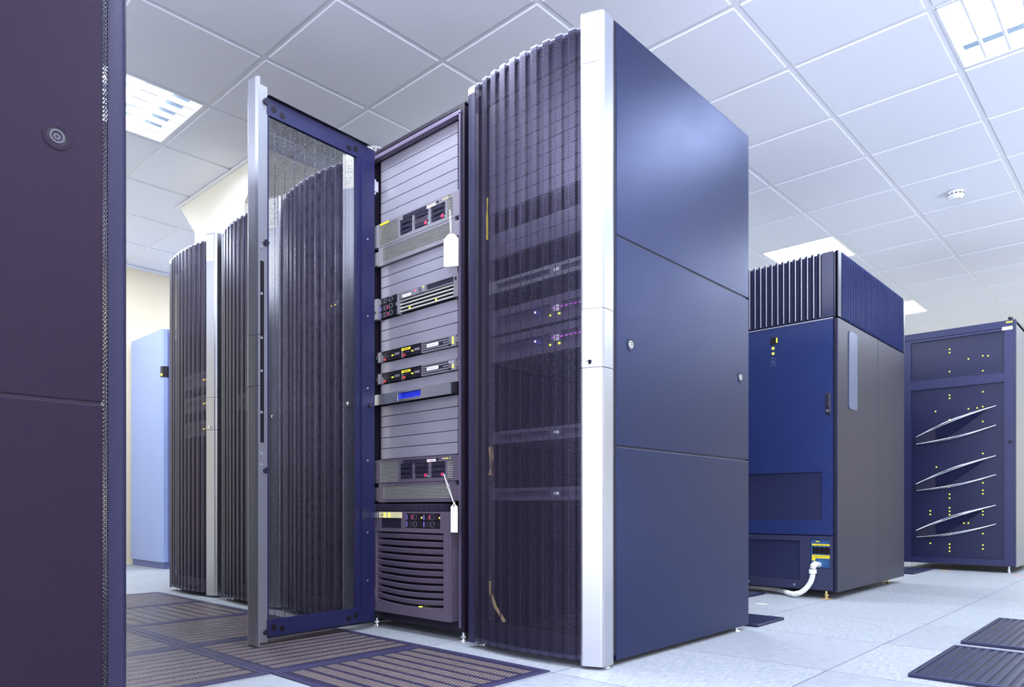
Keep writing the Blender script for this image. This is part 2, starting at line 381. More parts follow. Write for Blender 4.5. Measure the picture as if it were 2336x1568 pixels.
def smoke(loc, label):
    t = empty('smoke_detector', loc)
    b = MB(); b.cyl((0,0,-.012), .05, .012, 'z', 32, 0)
    b.build('base', M['white_plastic'], t, smooth=True)
    h = MB(); h.cyl((0,0,-.030), .052, .018, 'z', 32, 0, .055)
    h.cyl((0,0,-.052), .036, .022, 'z', 32, 0, .050)
    h.build('head', M['white_plastic'], t, smooth=True)
    s = MB()
    for k in range(14):
        a = 2*math.pi*k/14; c, q = math.cos(a), math.sin(a); r = .0535; wv = .006
        s.face([(r*c-wv*q, r*q+wv*c, -.027), (r*c+wv*q, r*q-wv*c, -.027), (r*c*1.012+wv*q, r*q*1.012-wv*c, -.019), (r*c*1.012-wv*q, r*q*1.012+wv*c, -.019)])
    s.build('slot_ring', M['dark_grey'], t)
    tag(t, label, 'smoke detector', 'smoke detectors on the ceiling')
smoke((-1.10, 5.66, CEIL-.009), 'white smoke detector fully visible on the open ceiling at right')
smoke((-3.50, 2.615, CEIL-.009), 'white smoke detector half hidden behind the top corner of the open rack')

# ------------------------------------------------------------------ racks
YR = 1.86            # front plane of the row
TOP = 2.046
def door_profile():
    """outline (x, y) of the perforated door skin, hinge side to handle strip, with pleats"""
    pts = []
    x0, x1 = -.232, .242
    n = 10; per = (x1-x0)/n
    def bulge(x): u = (x-x0)/(x1-x0); return -.060 - .025*4*u*(1-u)
    for k in range(n):
        xa = x0+k*per
        for fx, d in ((0, .010), (.06, 0), (.57, 0), (.63, .010)):
            x = xa+fx*per; pts.append((x, bulge(x)+d))
    pts.append((x1, bulge(x1)+.010))
    return pts
PROF = door_profile()
def make_door(open_=False):
    """closed position, hinge at x=-.272; y=0 is the rack's front plane"""
    fr = MB()                                        # inner frame
    z0, z1 = .030, 2.005
    for (za, zb) in ((z0, z0+.062), (z1-.062, z1)):
        fr.box(-.265, .25, -.026, -.012, za, zb)
    fr.box(.236, .25, -.026, -.0125, z0, z1)
    if open_:
        fr.box(-.265, -.17, -.030, -.0125, z0+.062, z1-.062)
        fr.box(-.204, -.19, -.0125, -.002, z0+.062, z1-.062)
    d = fr.build('door', M['navy' if open_ else 'shaded_frame'], bevel=0.0)
    hf = MB()                                        # hinge side flange with its rounded corner
    hf.prism([(-.272,-.022),(-.272,-.046),(-.268,-.054),(-.258,-.060),(-.230,-.0605),(-.230,-.058),(-.256,-.057),(-.265,-.051),(-.269,-.045),(-.269,-.022)], .02, 1.988)
    hf.build('hinge_flange', M['flange'], d, smooth=True)
    hc = MB(); hc.prism([(-.272,-.020),(-.2725,-.046),(-.2685,-.0545),(-.258,-.0605),(-.231,-.0608),(-.231,-.020)], 1.989, 2.013)
    hc.build('corner_cap', M['white_plastic'], d)
    # skin
    sk = MB(); s = 0; zb, zt = .026, 2.011; rim = .014
    for (a, b) in zip(PROF[:-1], PROF[1:]):
        L = math.hypot(b[0]-a[0], b[1]-a[1])
        def q(z0_, z1_, mi):
            sk.face([(a[0],a[1],z0_),(b[0],b[1],z0_),(b[0],b[1],z1_),(a[0],a[1],z1_)], mi, [(s,z0_),(s+L,z0_),(s+L,z1_),(s,z1_)])
        q(zb, zb+rim, 1); q(zb+rim, zt-rim, 0); q(zt-rim, zt-.005, 1); q(zt-.005, zt, 2)  # silver top edge paints in the light caught by the rim
        s += L
    for z in (zb, zt):                               # return lips
        for (a, b) in zip(PROF[:-1], PROF[1:]):
            sk.face([(a[0],a[1],z),(b[0],b[1],z),(b[0],-.001,z),(a[0],-.001,z)], 1)
    sk.build('perforated_panel', [M['mesh'], M['solid_mesh'], M['silver']], d)
    # silver handle strip: front face, rounded nose and side
    def strip(z0_, z1_, dx=0.0):
        m = MB()
        m.prism([(.242+dx,-.060-dx),(.250,-.062-dx),(.300,-.040-dx),(.306,-.036-dx*.7),(.3095+dx*.3,-.028),(.3085+dx*.3,.016),(.304,.028),(.296,.028),(.296,-.012),(.242,-.012)], z0_, z1_)
        return m
    m = strip(.011, .9375); m.v += []
    a = strip(.011, .9375); b = strip(1.122, 2.041)
    off = len(a.v); a.v += b.v; a.f += [[i+off for i in f] for f in b.f]; a.m += b.m; a.uv += b.uv
    a.build('handle_strip', M['silver'], d)
    strip(.9395, 1.120, .0015).build('latch_plate', M['silver'], d)
    lk = MB(); lk.cyl((.272, -.056, .955), .0075, .012, 'y', 20); lk.box(.258, .282, -.0585, -.056, .957, .9595)
    lk.build('key_lock', M['silver_bright'], d, smooth=True)
    if not open_:
        # two paper labels near the top of the strip
        def onface(u): return (.250+u*.050, -.0635+u*.022)
        for za, zb_ in ((1.957, 2.032), (1.885, 1.955)):
            p, q_ = onface(.02), onface(.97)
            lb = MB(); lb.face([(p[0],p[1],za),(q_[0],q_[1],za),(q_[0],q_[1],zb_),(p[0],p[1],zb_)])
            lb.build('paper_label', M['white'], d)
        for z, ua, ub in ((1.982,.35,.62),(1.982,.66,.85),(1.970,.45,.8),(1.915,.3,.8),(1.905,.15,.7)):
            p, q_ = onface(ua), onface(ub); e = .0006
            il = MB(); il.face([(p[0],p[1]-e,z),(q_[0],q_[1]-e,z),(q_[0],q_[1]-e,z+.002),(p[0],p[1]-e,z+.002)])
            il.build('print_line', M['ink'], d)
        ang = math.degrees(math.atan2(.022, .050))
        for z in (2.004, 1.930):
            p = onface(.55); words('lettering', d, p[0], z, p[1]-.0008, .013, 'S 1 20', M['ink'], 90, ang)
    return d
def rack_frame(parent, interior=True, front_lip=True):
    b = MB(); h = .30
    b.box(-h, h, .03, 1.0, 2.02, TOP)                       # roof
    b.box(-h, h, 0.004, .035, 2.012, 2.026)
    for s in (-1, 1):
        b.box(min(s*h, s*(h-.028)), max(s*h, s*(h-.028)), 0.0, .05, .035, 2.02)   # front posts
        b.box(min(s*h, s*(h-.028)), max(s*h, s*(h-.028)), .95, 1.0, .035, 2.02)
        b.box(min(s*h, s*(h-.006)), max(s*h, s*(h-.006)), .05, .95, .035, 2.02)   # side sheets
    b.box(-.272, .272, 0.0, .05, .035, .068)
    b.box(-.272, .272, 0.02, .05, 1.992, 2.02)
    b.box(-h, h, .05, 1.0, .035, .05)
    b.box(-h, h, .985, 1.0, .035, 2.02)
    b.build('frame', M['dark'], parent)
    e = MB()                                                # lighter rounded front edge of the opening
    e.box(-.285, .285, -.006, 0.02, 1.985, 2.000)
    for s in (-1, 1): e.box(s*.279-.004, s*.279+.004, -.006, .004, .05, 1.99)
    if interior: e.build('opening_edge', M['rackgrey'], parent)
    for s in (-1, 1):
        r = MB(); r.box(min(s*.236,s*.270), max(s*.236,s*.270), .046, .050, .07, 1.99)
        for k in range(62): r.box(s*.2555-.004, s*.2555+.004, .0445, .0462, .085+.0305*k, .099+.0305*k, 1)
        r.build('mounting_rail', [M['dark_grey'], M['rackgrey']], parent)
def foot(parent, x, y, mat_='zinc', h=.036):
    b = MB(); b.cyl((x,y,0), .016, .006, 'z', 16, 0, .013); b.cyl((x,y,.006), .0065, h-.006, 'z', 12); b.cyl((x,y,.014), .012, .007, 'z', 6)
    b.build('levelling_foot', M[mat_], parent)
def side_panels(parent, s, y0, y1, locks, key, lock_z, splits=((.018, .697), (.702, 1.366), (1.371, TOP)), lock_mat='zinc'):
    """three lift-off side panels on the side s (+1 / -1)"""
    x_in, x_out = s*.300, s*.3005
    for (za, zb) in splits:
        b = MB(); b.box(min(s*.2885, s*.302), max(s*.2885, s*.302), y0, y1, za, zb)
        p = b.build('side_panel', M[key], parent, bevel=.0025)
        if za < 1.1 < zb:
            for ly in locks:
                k = MB(); k.ring((s*.3005, ly, lock_z), .0165, .0235, s*.003, 'x', 28, 1)
                k.cyl((s*.300, ly, lock_z), .0165, s*.0025, 'x', 24, 2)
                k.ring((s*.3005, ly, lock_z), .009, .0125, s*.004, 'x', 24, 0); k.cyl((s*.3005, ly, lock_z), .006, s*.003, 'x', 20, 0); k.cyl((s*.3005, ly, lock_z), .0025, s*.0036, 'x', 12, 2)
                k.build('panel_lock', [M[lock_mat], M[key], M['black']], p, smooth=True)
def make_rack(x, label, door_open=False, y=YR, rz=0.0, feet=True):
    t = empty('server_rack', (x, y, 0), rz)
    tag(t, label, 'server rack', None)
    rack_frame(t, interior=door_open)
    if feet:
        for fx in (-.25, .285):
            for fy in (.01, .93): foot(t, fx, fy)
    return t

XA, XB, XC, XD, XE = -1.600, -2.245, -2.890, -3.535, -4.222
A = make_rack(XA, 'nearest server rack in the row, pleated mesh door shut and blue-grey side panels facing right')
side_panels(A, 1, .047, 1.01, (.128, .932), 'panel', 1.034)
dA = make_door(); dA.parent = A
B = make_rack(XB, 'open server rack showing stacked grey panels and servers inside', True)
Cc = make_rack(XC, 'shut mesh-door rack directly left of the open rack, seen through the open door')
Dd = make_rack(XD, 'shut mesh-door rack second left of the open rack, partly seen past the open door')
Ee = make_rack(XE, 'farthest rack at the left end of the row, white edge against the pale wall')
for r in (Cc, Dd, Ee):
    c = copy_tree(dA, r)
# left foreground rack, turned to face the row
FG = make_rack(-1.782, 'huge dark foreground rack side filling the left edge of the photo', y=.468, rz=math.pi, feet=False)
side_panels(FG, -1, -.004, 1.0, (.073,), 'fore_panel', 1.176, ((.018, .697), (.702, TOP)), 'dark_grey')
dF = copy_tree(dA, FG)
for k, nm in enumerate(('next to', 'second beyond', 'third beyond')):
    N_ = make_rack(-1.782-.645*(k+1), f'dark rack {nm} the foreground rack in the opposite row, hidden by it', y=.468, rz=math.pi, feet=False)
    copy_tree(dA, N_)
# open door
dB = make_door(True); dB.parent = B
# door runs from hinge end (-2.461,1.838) to free end (-2.424,1.263): local x -> that direction
hx, hy = -2.461-XB, 1.838-YR
ang = math.atan2(1.263-1.838, -2.424+2.461)
dB.rotation_euler = (0, 0, ang)
R = Matrix.Rotation(ang, 2)
o_ = R @ Vector((-.272, -.012))
dB.location = (hx - o_.x, hy - o_.y, 0)
# details on the inner side of the open door (local +y side)
hd = MB()
for px_ in (.215, .18, -.165, -.13): 
    for z, n_ in ((1.972, 0), (.062, 0)):
        hd.cyl((px_, -.0118, z - (.008 if px_ in (.18, -.13) else 0)), .012, .0006, 'y', 20)
hd.build('cable_hole', M['black'], dB)
tb = MB(); tb.box(.246, .296, -.012, -.0105, .02, 2.03)
tb.build('strip_back', M['silver'], dB)
sl = MB(); sl.box(.257, .281, -.0103, -.0095, .74, 1.40)
sl.build('lock_slot', M['black'], dB)
for z in (.66, .70, .85, 1.0, 1.12, 1.28, 1.45):
    MB().cyl((.269, -.0095, z), .005, .004, 'y', 14).build('screw', M['zinc'], dB, smooth=True)
for z in (1.47, .64, .05, 1.985):
    b = MB(); b.cyl((.25, -.0105, z), .011, .008, 'y', 20); b.build('rubber_stop', M['slate'], dB, smooth=True)
for z in (1.62, 1.30, 1.0, .70, .40, .2):
    MB().cyl((-.225, -.012, z), .004, .004, 'y', 12).build('screw', M['zinc'], dB, smooth=True)
b = MB(); b.cyl((-.24, -.012, .93), .010, .006, 'y', 20); b.build('rubber_stop', M['slate'], dB, smooth=True)
ri = MB(); ri.box(-.205, -.202, -.012, -.004, .09, 1.94); ri.build('frame_rib', M['strip_blue'], dB)
for z in (1.86, .145):                                    # hinges joining door and rack
    b = MB(); b.box(-.262, -.222, -.030, -.004, z-.022, z+.022); b.box(-.285, -.25, -.006, .002, z-.022, z+.022); b.cyl((-.232, -.017, z-.032), .006, .064, 'z', 12)
    b.build('hinge', M['zinc'], B, bevel=.002)

# ------------------------------------------------------------------ rack-mounted gear.  x centred, y=0 front of the blank faces, z from the bottom
U = .0457
YD = 1.885
def slats(x0, x1, z0, z1, n, y, depth=.0025, duty=.46):
    m = MB(); p = (z1-z0)/n
    for k in range(n):
        z = z0+p*(k+.5); hh = p*duty/2
        m.prism([(y, z-hh), (y-depth*.3, z+hh*.2), (y+depth*.2, z+hh), (y+depth, z+hh), (y+depth, z-hh)], x0, x1, axis='x')
    return m
def frame_face(x0, x1, z0, z1, holes, y0, y1, m=None, mi=0):
    """front plate with rectangular openings, cut on a grid of all edges"""
    m = m or MB()
    xs = sorted({x0, x1, *[h[0] for h in holes], *[h[1] for h in holes]})
    zs = sorted({z0, z1, *[h[2] for h in holes], *[h[3] for h in holes]})
    for a, b in zip(xs[:-1], xs[1:]):
        for c, d in zip(zs[:-1], zs[1:]):
            mx_, mz = (a+b)/2, (c+d)/2
            if any(h[0] < mx_ < h[1] and h[2] < mz < h[3] for h in holes): continue
            m.box(a, b, y0, y1, c, d, mi)
    return m
HW = .2395
blank_mesh = None
def blank(x, z, label, group, y=YD, mauve=False):
    global blank_mesh
    if blank_mesh is None:
        b = MB(); b.box(-HW, HW, 0, .022, .0008, U-.0014)
        o = b.build('blank_panel', M['blank'], bevel=.0012); blank_mesh = o
    else:
        o = blank_mesh.copy(); COL.objects.link(o)
    if mauve:  # shaded copy of the grey material
        o.data = o.data.copy(); o.data.materials[0] = M['blank_shaded_mauve']
    o.location = (x, y, z); tag(o, label, 'blank panel', group); return o

def server4(x, z, label, tint, yellow):
    t = empty('server', (x, YD, z)); H = 4*U-.002; mid = H*.44
    bz = M[tint]
    b = MB(); W = HW*2; f = lambda u: -HW+u*W
    cages = [(f(.295), f(.468)), (f(.49), f(.675)), (f(.70), f(.882))]
    zc0, zc1 = mid+.016, mid+.016+.062
    holes = [(f(.016), f(.278), mid+.006, H-.010)] + [(a, c, zc0, zc1) for a, c in cages] + [(f(.905), f(.972), mid+.010, H-.022)]
    frame_face(-HW, HW, mid+.001, H, holes, -.012, 0, b)
    b.box(-HW, HW, .0005, .5, .002, H-.001, 1)
    b.build('chassis', [bz, M['dark']], t)
    frame_face(-HW, HW, .0, mid-.001, [(f(.058), f(.935), .014, mid-.010)], -.012, 0).build('lower_bezel', bz, t)
    lite = M['slat']
    slats(f(.016), f(.278), mid+.006, H-.010, 15, -.0105).build('vent_grille', lite, t)
    slats(f(.905), f(.972), mid+.010, H-.022, 10, -.0105).build('vent_grille', lite, t)
    slats(f(.058), f(.935), .014, mid-.010, 10, -.0105).build('vent_grille', lite, t)
    MB().box(f(.345), f(.65), -.0135, -.011, H-.022, H-.007).build('optical_drive', M['slate'], t, bevel=.001)
    lb = MB(); lb.box(f(.66), f(.765), -.0128, -.0118, H-.0225, H-.0125); lb.build('paper_label', M['white'], t)
    MB().box(f(.685), f(.745), -.0131, -.0127, H-.0195, H-.0170).build('print_line', M['red'], t)
    MB().box(f(.775), f(.805), -.0126, -.0118, H-.017, H-.009).build('usb_port', M['black'], t)
    for k, mm in enumerate(('black', 'white_plastic', 'led_amber', 'led_amber', 'led_green')):
        MB().box(f(.825+.02*k), f(.832+.02*k), -.0128, -.0118, H-.014, H-.011).build('indicator_light', M[mm], t)
    pb = MB(); pb.ring((f(.94), -.0145, H-.012), .0055, .0078, .003, 'y', 24, 0); pb.cyl((f(.94), -.0135, H-.012), .0055, .002, 'y', 20, 1)
    pb.build('power_button', [M['silver'], M['slate']], t, smooth=True)
    MB().box(f(.938), f(.944), -.0142, -.0134, H-.0145, H-.0115).build('power_light', M['led_green'], t)
    for ci, (a, c) in enumerate(cages):
        for r in range(3):
            za = zc0+.001+r*.0205; zb = za+.0188
            blankd = (ci == 1 and r == 1)
            d = MB(); d.box(a+.003, c-.001, -.009, .0, za, zb)
            dr = d.build('drive_blank' if blankd else 'drive', M['bezel_dark'] if (blankd and tint == 'bezel') else M['slate'], t, bevel=.001)
            if blankd:
                v = MB()
                for kk in range(6): v.box(a+.008+.012*kk, a+.017+.012*kk, -.0096, -.0088, za+.004, za+.008); v.box(a+.008+.012*kk, a+.017+.012*kk, -.0096, -.0088, za+.011, za+.015)
                v.build('vent_slot', M['black'], dr); continue
            MB().box(a+.016, c-.022, -.0125, -.0085, za+.003, zb-.003).build('drive_handle', M['slate'], dr, bevel=.0015)
            MB().box(a+.0005, a+.0028, -.0105, -.006, za+.001, zb-.001).build('drive_edge', M['silver'], dr)
            if r == 0 and ci > 0:
                MB().box(c-.024, c-.010, -.0135, -.009, za+.003, zb-.002).build('release_tab', M['magenta'], dr, bevel=.001)
                MB().box(c-.006, c-.003, -.0098, -.0088, za+.004, za+.009).build('status_light', M['led_teal'], dr)
    for s in (-1, 1):
        for (za, zb) in ((mid+.001, H-.002), (.004, mid-.016)):
            MB().box(min(s*(HW+.001), s*(HW+.026)), max(s*(HW+.001), s*(HW+.026)), -.016, .004, za, zb).build('rack_ear', bz, t, bevel=.002)
    if yellow:
        MB().box(f(.025), f(.15), -.0128, -.0118, H-.010, H-.0015).build('yellow_label', M['yellow'], t)
    tag(t, label, 'server', 'servers in the open rack'); return t

def server2(x, z, label):
    t = empty('server', (x, YD, z)); H = 2*U-.002; W = HW*2; f = lambda u: -HW+u*W
    b = MB(); b.box(-HW, HW, .004, .55, .001, H, 0); b.build('chassis', M['black'], t)
    for r in range(3):
        za = .004+r*.029; zb = za+.027
        d = MB(); d.box(f(.015), f(.255), -.008, .004, za, zb); dr = d.build('drive', M['black'], t, bevel=.001)
        rg = MB(); rg.ring((f(.165), -.0095, za+.0145), .0095, .0118, .003, 'y', 24); rg.build('pull_ring', M['zinc'], dr, smooth=True)
        hg = MB(); hg.ring((f(.095), -.0092, za+.0125), .008, .0102, .002, 'y', 20); hg.build('latch_ring', M['rackgrey'], dr, smooth=True)
        MB().box(f(.018), f(.028), -.0092, -.0078, za+.003, zb-.006).build('drive_tag', M['violet'] if r < 2 else M['silver'], dr)
        if r < 2: MB().box(f(.115), f(.128), -.0098, -.0078, za+.005, zb-.008).build('release_tab', M['magenta'], dr)
    dv = MB(); dv.box(f(.272), f(.296), -.016, .004, .0, H); dv.cyl((f(.272), -.0165, H*.5), .009, .006, 'y', 20); dv.build('divider', M['bezel'], t, bevel=.001)
    for k in range(4):
        za = .007+k*.0145
        MB().box(f(.297), f(1.0), -.010, -.002, za, za+.0058).build('pale_slat', M['slat'], t, bevel=.001)
    cp = MB(); cp.box(f(.305), f(.635), -.014, .002, H-.030, H-.002); c_ = cp.build('control_panel', M['bezel'], t, bevel=.001)
    pb = MB(); pb.ring((f(.58), -.0175, H-.017), .0105, .0138, .004, 'y', 26, 0); pb.cyl((f(.58), -.0165, H-.017), .0105, .003, 'y', 24, 1)
    pb.build('power_button', [M['silver'], M['bezel_dark']], c_, smooth=True)
    MB().box(f(.615), f(.625), -.0152, -.0138, H-.010, H-.006).build('green_light', M['led_green'], c_)
    MB().box(f(.505), f(.518), -.0152, -.0138, H-.016, H-.010).build('red_light', M['led_red'], c_)
    MB().box(f(.345), f(.455), -.0152, -.0138, H-.027, H-.015).build('paper_label', M['white'], c_)
    MB().box(f(.375), f(.43), -.0156, -.0150, H-.0225, H-.0205).build('print_line', M['ink'], c_)
    v = MB()
    for k in range(4): v.box(f(.36+.026*k), f(.368+.026*k), -.0148, -.0138, H-.012, H-.009)
    v.build('pin_hole', M['black'], c_)
    dd = MB(); frame_face(f(.645), f(.995), H-.030, H-.002, [(f(.655), f(.985), H-.026, H-.006)], -.013, .002, dd)
    d_ = dd.build('optical_drive', M['bezel'], t)
    MB().box(f(.656), f(.984), -.010, .0, H-.0255, H-.0065).build('drive_tray', M['slate'], d_)
    for u in (.42, .76): MB().box(f(u), f(u+.016), -.0112, -.0098, .0135, .0175).build('green_light', M['led_green'], t)
    for s in (-1, 1):
        m = MB(); x0, x1 = (f(-.062), f(.012)) if s < 0 else (f(1.0), f(1.055))
        m.box(x0, x1, -.022, .004, .0, H); m.cyl(((x0+x1)/2, -.024, H*(.35 if s < 0 else .78)), .0065, .003, 'y', 18, 1)
        m.build('rack_ear', [M['bezel'], M['slate']], t, bevel=.002)
    tag(t, label, 'server', 'servers in the open rack'); return t

def server1(x, z, label, lit):
    t = empty('server', (x, YD, z)); H = U-.002; W = HW*2; f = lambda u: -HW+u*W
    b = MB(); b.box(-HW, HW, .006, .55, .001, H); b.box(f(.02), f(.58), -.002, .006, H-.012, H-.001); b.build('chassis', M['black'], t)
    fp = frame_face(f(.582), HW, .0, H, [], -.010, .006); fp = fp.build('front_grille', M['bezel'], t, bevel=.001)
    gv = MB()
    for k in range(4): gv.box(f(.595), f(.92), -.0106, -.0095, .006+.0098*k, .0095+.0098*k)
    gv.build('grille_gap', M['black'], fp)
    MB().box(f(.655), f(.795), -.0118, -.0102, .017, .030).build('paper_label', M['white'], fp)
    MB().box(f(.675), f(.77), -.0122, -.0117, .0225, .0245).build('print_line', M['ink'], fp)
    MB().box(f(.805), f(.85), -.0116, -.0102, .019, .029).build('badge', M['slate'], fp)
    bt = MB()
    for q, zz in enumerate((.033, .0225)): bt.ring((f(.935), -.0125, zz), .003, .005, .003, 'y', 18, 0); bt.cyl((f(.935), -.012, zz), .003, .002, 'y', 14, 1 if (lit and q == 0) else 2)
    bt.build('button', [M['silver'], M['led_blue'], M['black']], fp, smooth=True)
    MB().box(f(.915), f(.95), -.0116, -.0102, .004, .011).build('port', M['black'], fp)
    for k in range(4): MB().box(f(.963), f(.977), -.0116, -.0102, .010+.0075*k, .0135+.0075*k).build('status_light', M['white_plastic'] if (lit and k > 1) else M['led_green'], fp)
    for u in (.055, .325):
        d = MB(); d.box(f(u), f(u+.25), -.006, .006, .002, .030); dr = d.build('drive', M['black'], t, bevel=.001)
        MB().box(f(u+.005), f(u+.035), -.0085, -.005, .004, .015).build('red_tab', M['red'], dr)
        MB().box(f(u+.16), f(u+.225), -.0075, -.0055, .018, .028).build('tan_label', M['bezel'], dr)
        MB().box(f(u+.03), f(u+.10), -.0075, -.0055, .020, .0215).build('slot_edge', M['rackgrey'], dr)
        MB().box(f(u+.12), f(u+.14), -.0075, -.0055, .0185, .0225).build('status_light', M['led_green'], dr)
        MB().box(f(u-.006), f(u), -.011, .004, .0, .028).build('bay_edge', M['silver'], dr)
    MB().box(f(.30), f(.42), -.0035, -.0015, H-.0135, H-.003).build('yellow_label', M['yellow'], t)
    MB().box(f(.33), f(.395), -.004, -.003, H-.0092, H-.0070).build('print_line', M['black_ink'], t)
    MB().box(f(-.01), f(.022), -.012, .006, .0, H).build('left_bezel', M['bezel'], t, bevel=.001)
    for s in (-1, 1):
        e = MB(); e.box(min(s*HW, s*(HW+.024)), max(s*HW, s*(HW+.024)), -.002, .004, .001, H, 0)
        e = e.build('rack_ear', M['bezel_dark'], t)
        k = MB(); k.ring((s*(HW+.012), -.010, H*.5), .004, .0085, .008, 'y', 20, 0); k.cyl((s*(HW+.012), -.008, H*.5), .004, .006, 'y', 14, 1)
        k.build('thumb_screw', [M['zinc'], M['black']], e, smooth=True)
    tag(t, label, 'server', 'servers in the open rack'); return t

def kvm(x, z):
    t = empty('console_drawer', (x, YD, z)); H = U-.002; W = HW*2; f = lambda u: -HW+u*W
    b = MB(); frame_face(-HW-.003, HW-.006, .0, H, [(f(.315), f(.62), .008, .036)], -.030, -.022, b)
    b.build('drawer_front', M['silver'], t)
    MB().box(-HW-.003, HW-.006, -.022, .4, .002, H-.002).build('tray', M['black'], t)
    g = MB(); g.box(f(.318), f(.617), -.0235, -.0222, .009, .035); g.build('blue_recess', M['blue'], t)
    h = MB(); h.box(f(.335), f(.62), -.033, -.030, .006, .010); h.box(f(.31), f(.322), -.033, -.030, .004, .030); h.build('pull_edge', M['silver_bright'], t, bevel=.001)
    MB().box(HW-.006, HW+.024, -.026, .0, .002, H).build('end_cap', M['black'], t, bevel=.002)
    tag(t, 'silver console drawer with a bright blue recessed grip in the open rack', 'console drawer')

def big_server(x):
    t = empty('tower_server', (x, 1.836, .070)); H = .449; W = .476; f = lambda u: -W/2+u*W
    b = MB(); b.box(-W/2, W/2, .03, .7, .004, H-.002); b.build('chassis', M['dark'], t)
    fr = MB(); z1 = .418
    frame_face(-W/2, W/2, .0, z1, [(f(.12), f(.40), .350, .408), (f(.455), f(.895), .352, .411), (f(.05), f(.935), .040, .335)], 0, .05, fr)
    frm = fr.build('front_bezel', M['bezel_dark'], t)
    MB().box(W/2-.001, W/2+.008, .002, .054, .0, z1).build('side_cheek', M['bezel_dark'], t, bevel=.002)
    rc = MB(); frame_face(.016, .040, .20, .285, [(.020, .036, .205, .28)], 0, .002, rc); rr = MB()
    for (a, c, d, e, p, q) in [(v[0], 0, 0, 0, 0, 0) for v in []]: pass
    rr.box(W/2+.0075, W/2+.0095, .016, .040, .200, .285); rr.build('side_grip', M['rackgrey'], t, bevel=.001)
    n = 11
    for k in range(n):                                   # bowed louvre blades
        z = .326 - k*(.278/(n-1))
        m = MB(); pts = 14
        for i in range(pts):
            ua, ub = i/pts, (i+1)/pts
            xa, xb = f(.05+.885*ua), f(.05+.885*ub)
            za = z-.010*math.sin(math.pi*ua)*(k/(n-1)); zb = z-.010*math.sin(math.pi*ub)*(k/(n-1))
            ya, yb = .006-.006*math.sin(math.pi*ua), .006-.006*math.sin(math.pi*ub)
            hgt = .0165
            m.face([(xa,ya,za),(xb,yb,zb),(xb,yb+.002,zb+.002),(xa,ya+.002,za+.002)], 1)
            m.face([(xa,ya,za),(xb,yb,zb),(xb,yb+.004,zb-hgt),(xa,ya+.004,za-hgt)], 0)
            m.face([(xa,ya+.002,za+.002),(xb,yb+.002,zb+.002),(xb,yb+.028,zb-.004),(xa,ya+.028,za-.004)], 0)
            m.face([(xa,ya+.004,za-hgt),(xb,yb+.004,zb-hgt),(xb,yb+.028,zb-.006),(xa,ya+.028,za-.006)], 0)
        m.build('louvre_blade', [M['bezel_dark'], M['rackgrey']], t)
    bd = MB(); bd.box(-W/2-.004, W/2-.03, .012, .05, z1+.001, H)
    for k in range(15): bd.box(f(.03+.06*k), f(.083+.06*k), .004, .013, z1+.002, H-.003)
    bd.build('ribbed_top_band', M['slate'], t, bevel=.001)
    bb = MB()
    for k in range(17): bb.box(f(.06+.052*k), f(.104+.052*k), .004, .03, .008, .034)
    bb.build('ribbed_bottom_band', M['dark_grey'], t, bevel=.001)
    MB().box(f(.02), f(.085), -.006, 0, .390, .412).build('release_button', M['silver'], t, bevel=.002)
    ds = MB(); ds.box(f(.10), f(.41), -.004, .004, .391, .415); d = ds.build('display_strip', M['cream_strip'], t, bevel=.001)
    for u in (.175, .24):
        for zz in (.395, .406): MB().box(f(u), f(u+.02), -.0055, -.0035, zz, zz+.005).build('yellow_light', M['led_green'], d)
    MB().box(f(.13), f(.165), -.0048, -.0038, .402, .404).build('print_line', M['black_ink'], d)
    ob = MB(); ob.box(f(.121), f(.399), .004, .03, .351, .3895); ob.box(f(.121), f(.399), .0025, .005, .369, .3705); ob.box(f(.34), f(.385), .0025, .005, .358, .362)
    ob.build('media_bay', M['slate'], t)
    for ci in range(2):
        for r in range(2):
            xa = f(.457+.22*ci); xb = f(.673+.22*ci); za = .354+r*.0285; zb = za+.0275
            dr = MB().box(xa, xb, .003, .03, za, zb).build('drive', M['black'], t, bevel=.001)
            g = MB(); g.ring((xa+.056, .0015, za+.0135), .0098, .0118, .003, 'y', 22, 0); g.build('pull_ring', M['rackgrey'], dr, smooth=True)
            g = MB(); g.ring((xa+.034, .0018, za+.0125), .0078, .0095, .002, 'y', 20, 0); g.build('latch_ring', M['dark_grey'], dr, smooth=True)
            MB().box(xa+.004, xa+.008, .0018, .004, za+.003, zb-.003).build('drive_tag', M['violet'], dr)
            if r == 1:
                MB().box(xa+.036, xa+.042, .0012, .004, za+.005, zb-.005).build('release_tab', M['magenta'], dr)
                MB().box(xb-.008, xb-.003, .0018, .004, za+.009, za+.014).build('amber_light', M['led_amber'], dr)
    MB().box(f(.60), f(.63), .012, .02, .036, .042).build('green_light', M['led_green'], t)
    tag(t, 'big mauve server with curved louvre blades at the bottom of the open rack', 'server')

GB = 'grey blank panels in the open rack'
XS = -2.250
ordn = ['topmost', 'second', 'third', 'fourth', 'fifth', 'sixth']
def stack(ztop, n, where):
    for k in range(n):
        nm = ('topmost' if k == 0 else 'bottom' if k == n-1 else ordn[k]+' from the top')
        if n == 1: nm = 'single'
        blank(XS, ztop-(k+1)*U, f'{nm} grey blank panel {where}', GB)
stack(1.987, 6, 'in the open rack above all the servers')
server4(XS, 1.715-4*U, 'four-unit server with drive bays high in the open rack, yellow label at its left', 'bezel', True)
stack(1.533, 3, 'of the three below the upper tagged server')
server2(XS, 1.396-2*U, 'server with three ringed drives and bright white slats in the open rack')
stack(1.305, 3, 'of the three below the white-slatted server')
server1(XS, 1.168-U, 'upper of the two thin servers with yellow labels in the open rack', False)
stack(1.122, 1, 'between the two thin yellow-labelled servers')
server1(XS, 1.076-U, 'lower of the two thin servers with yellow labels, blue light glowing', True)
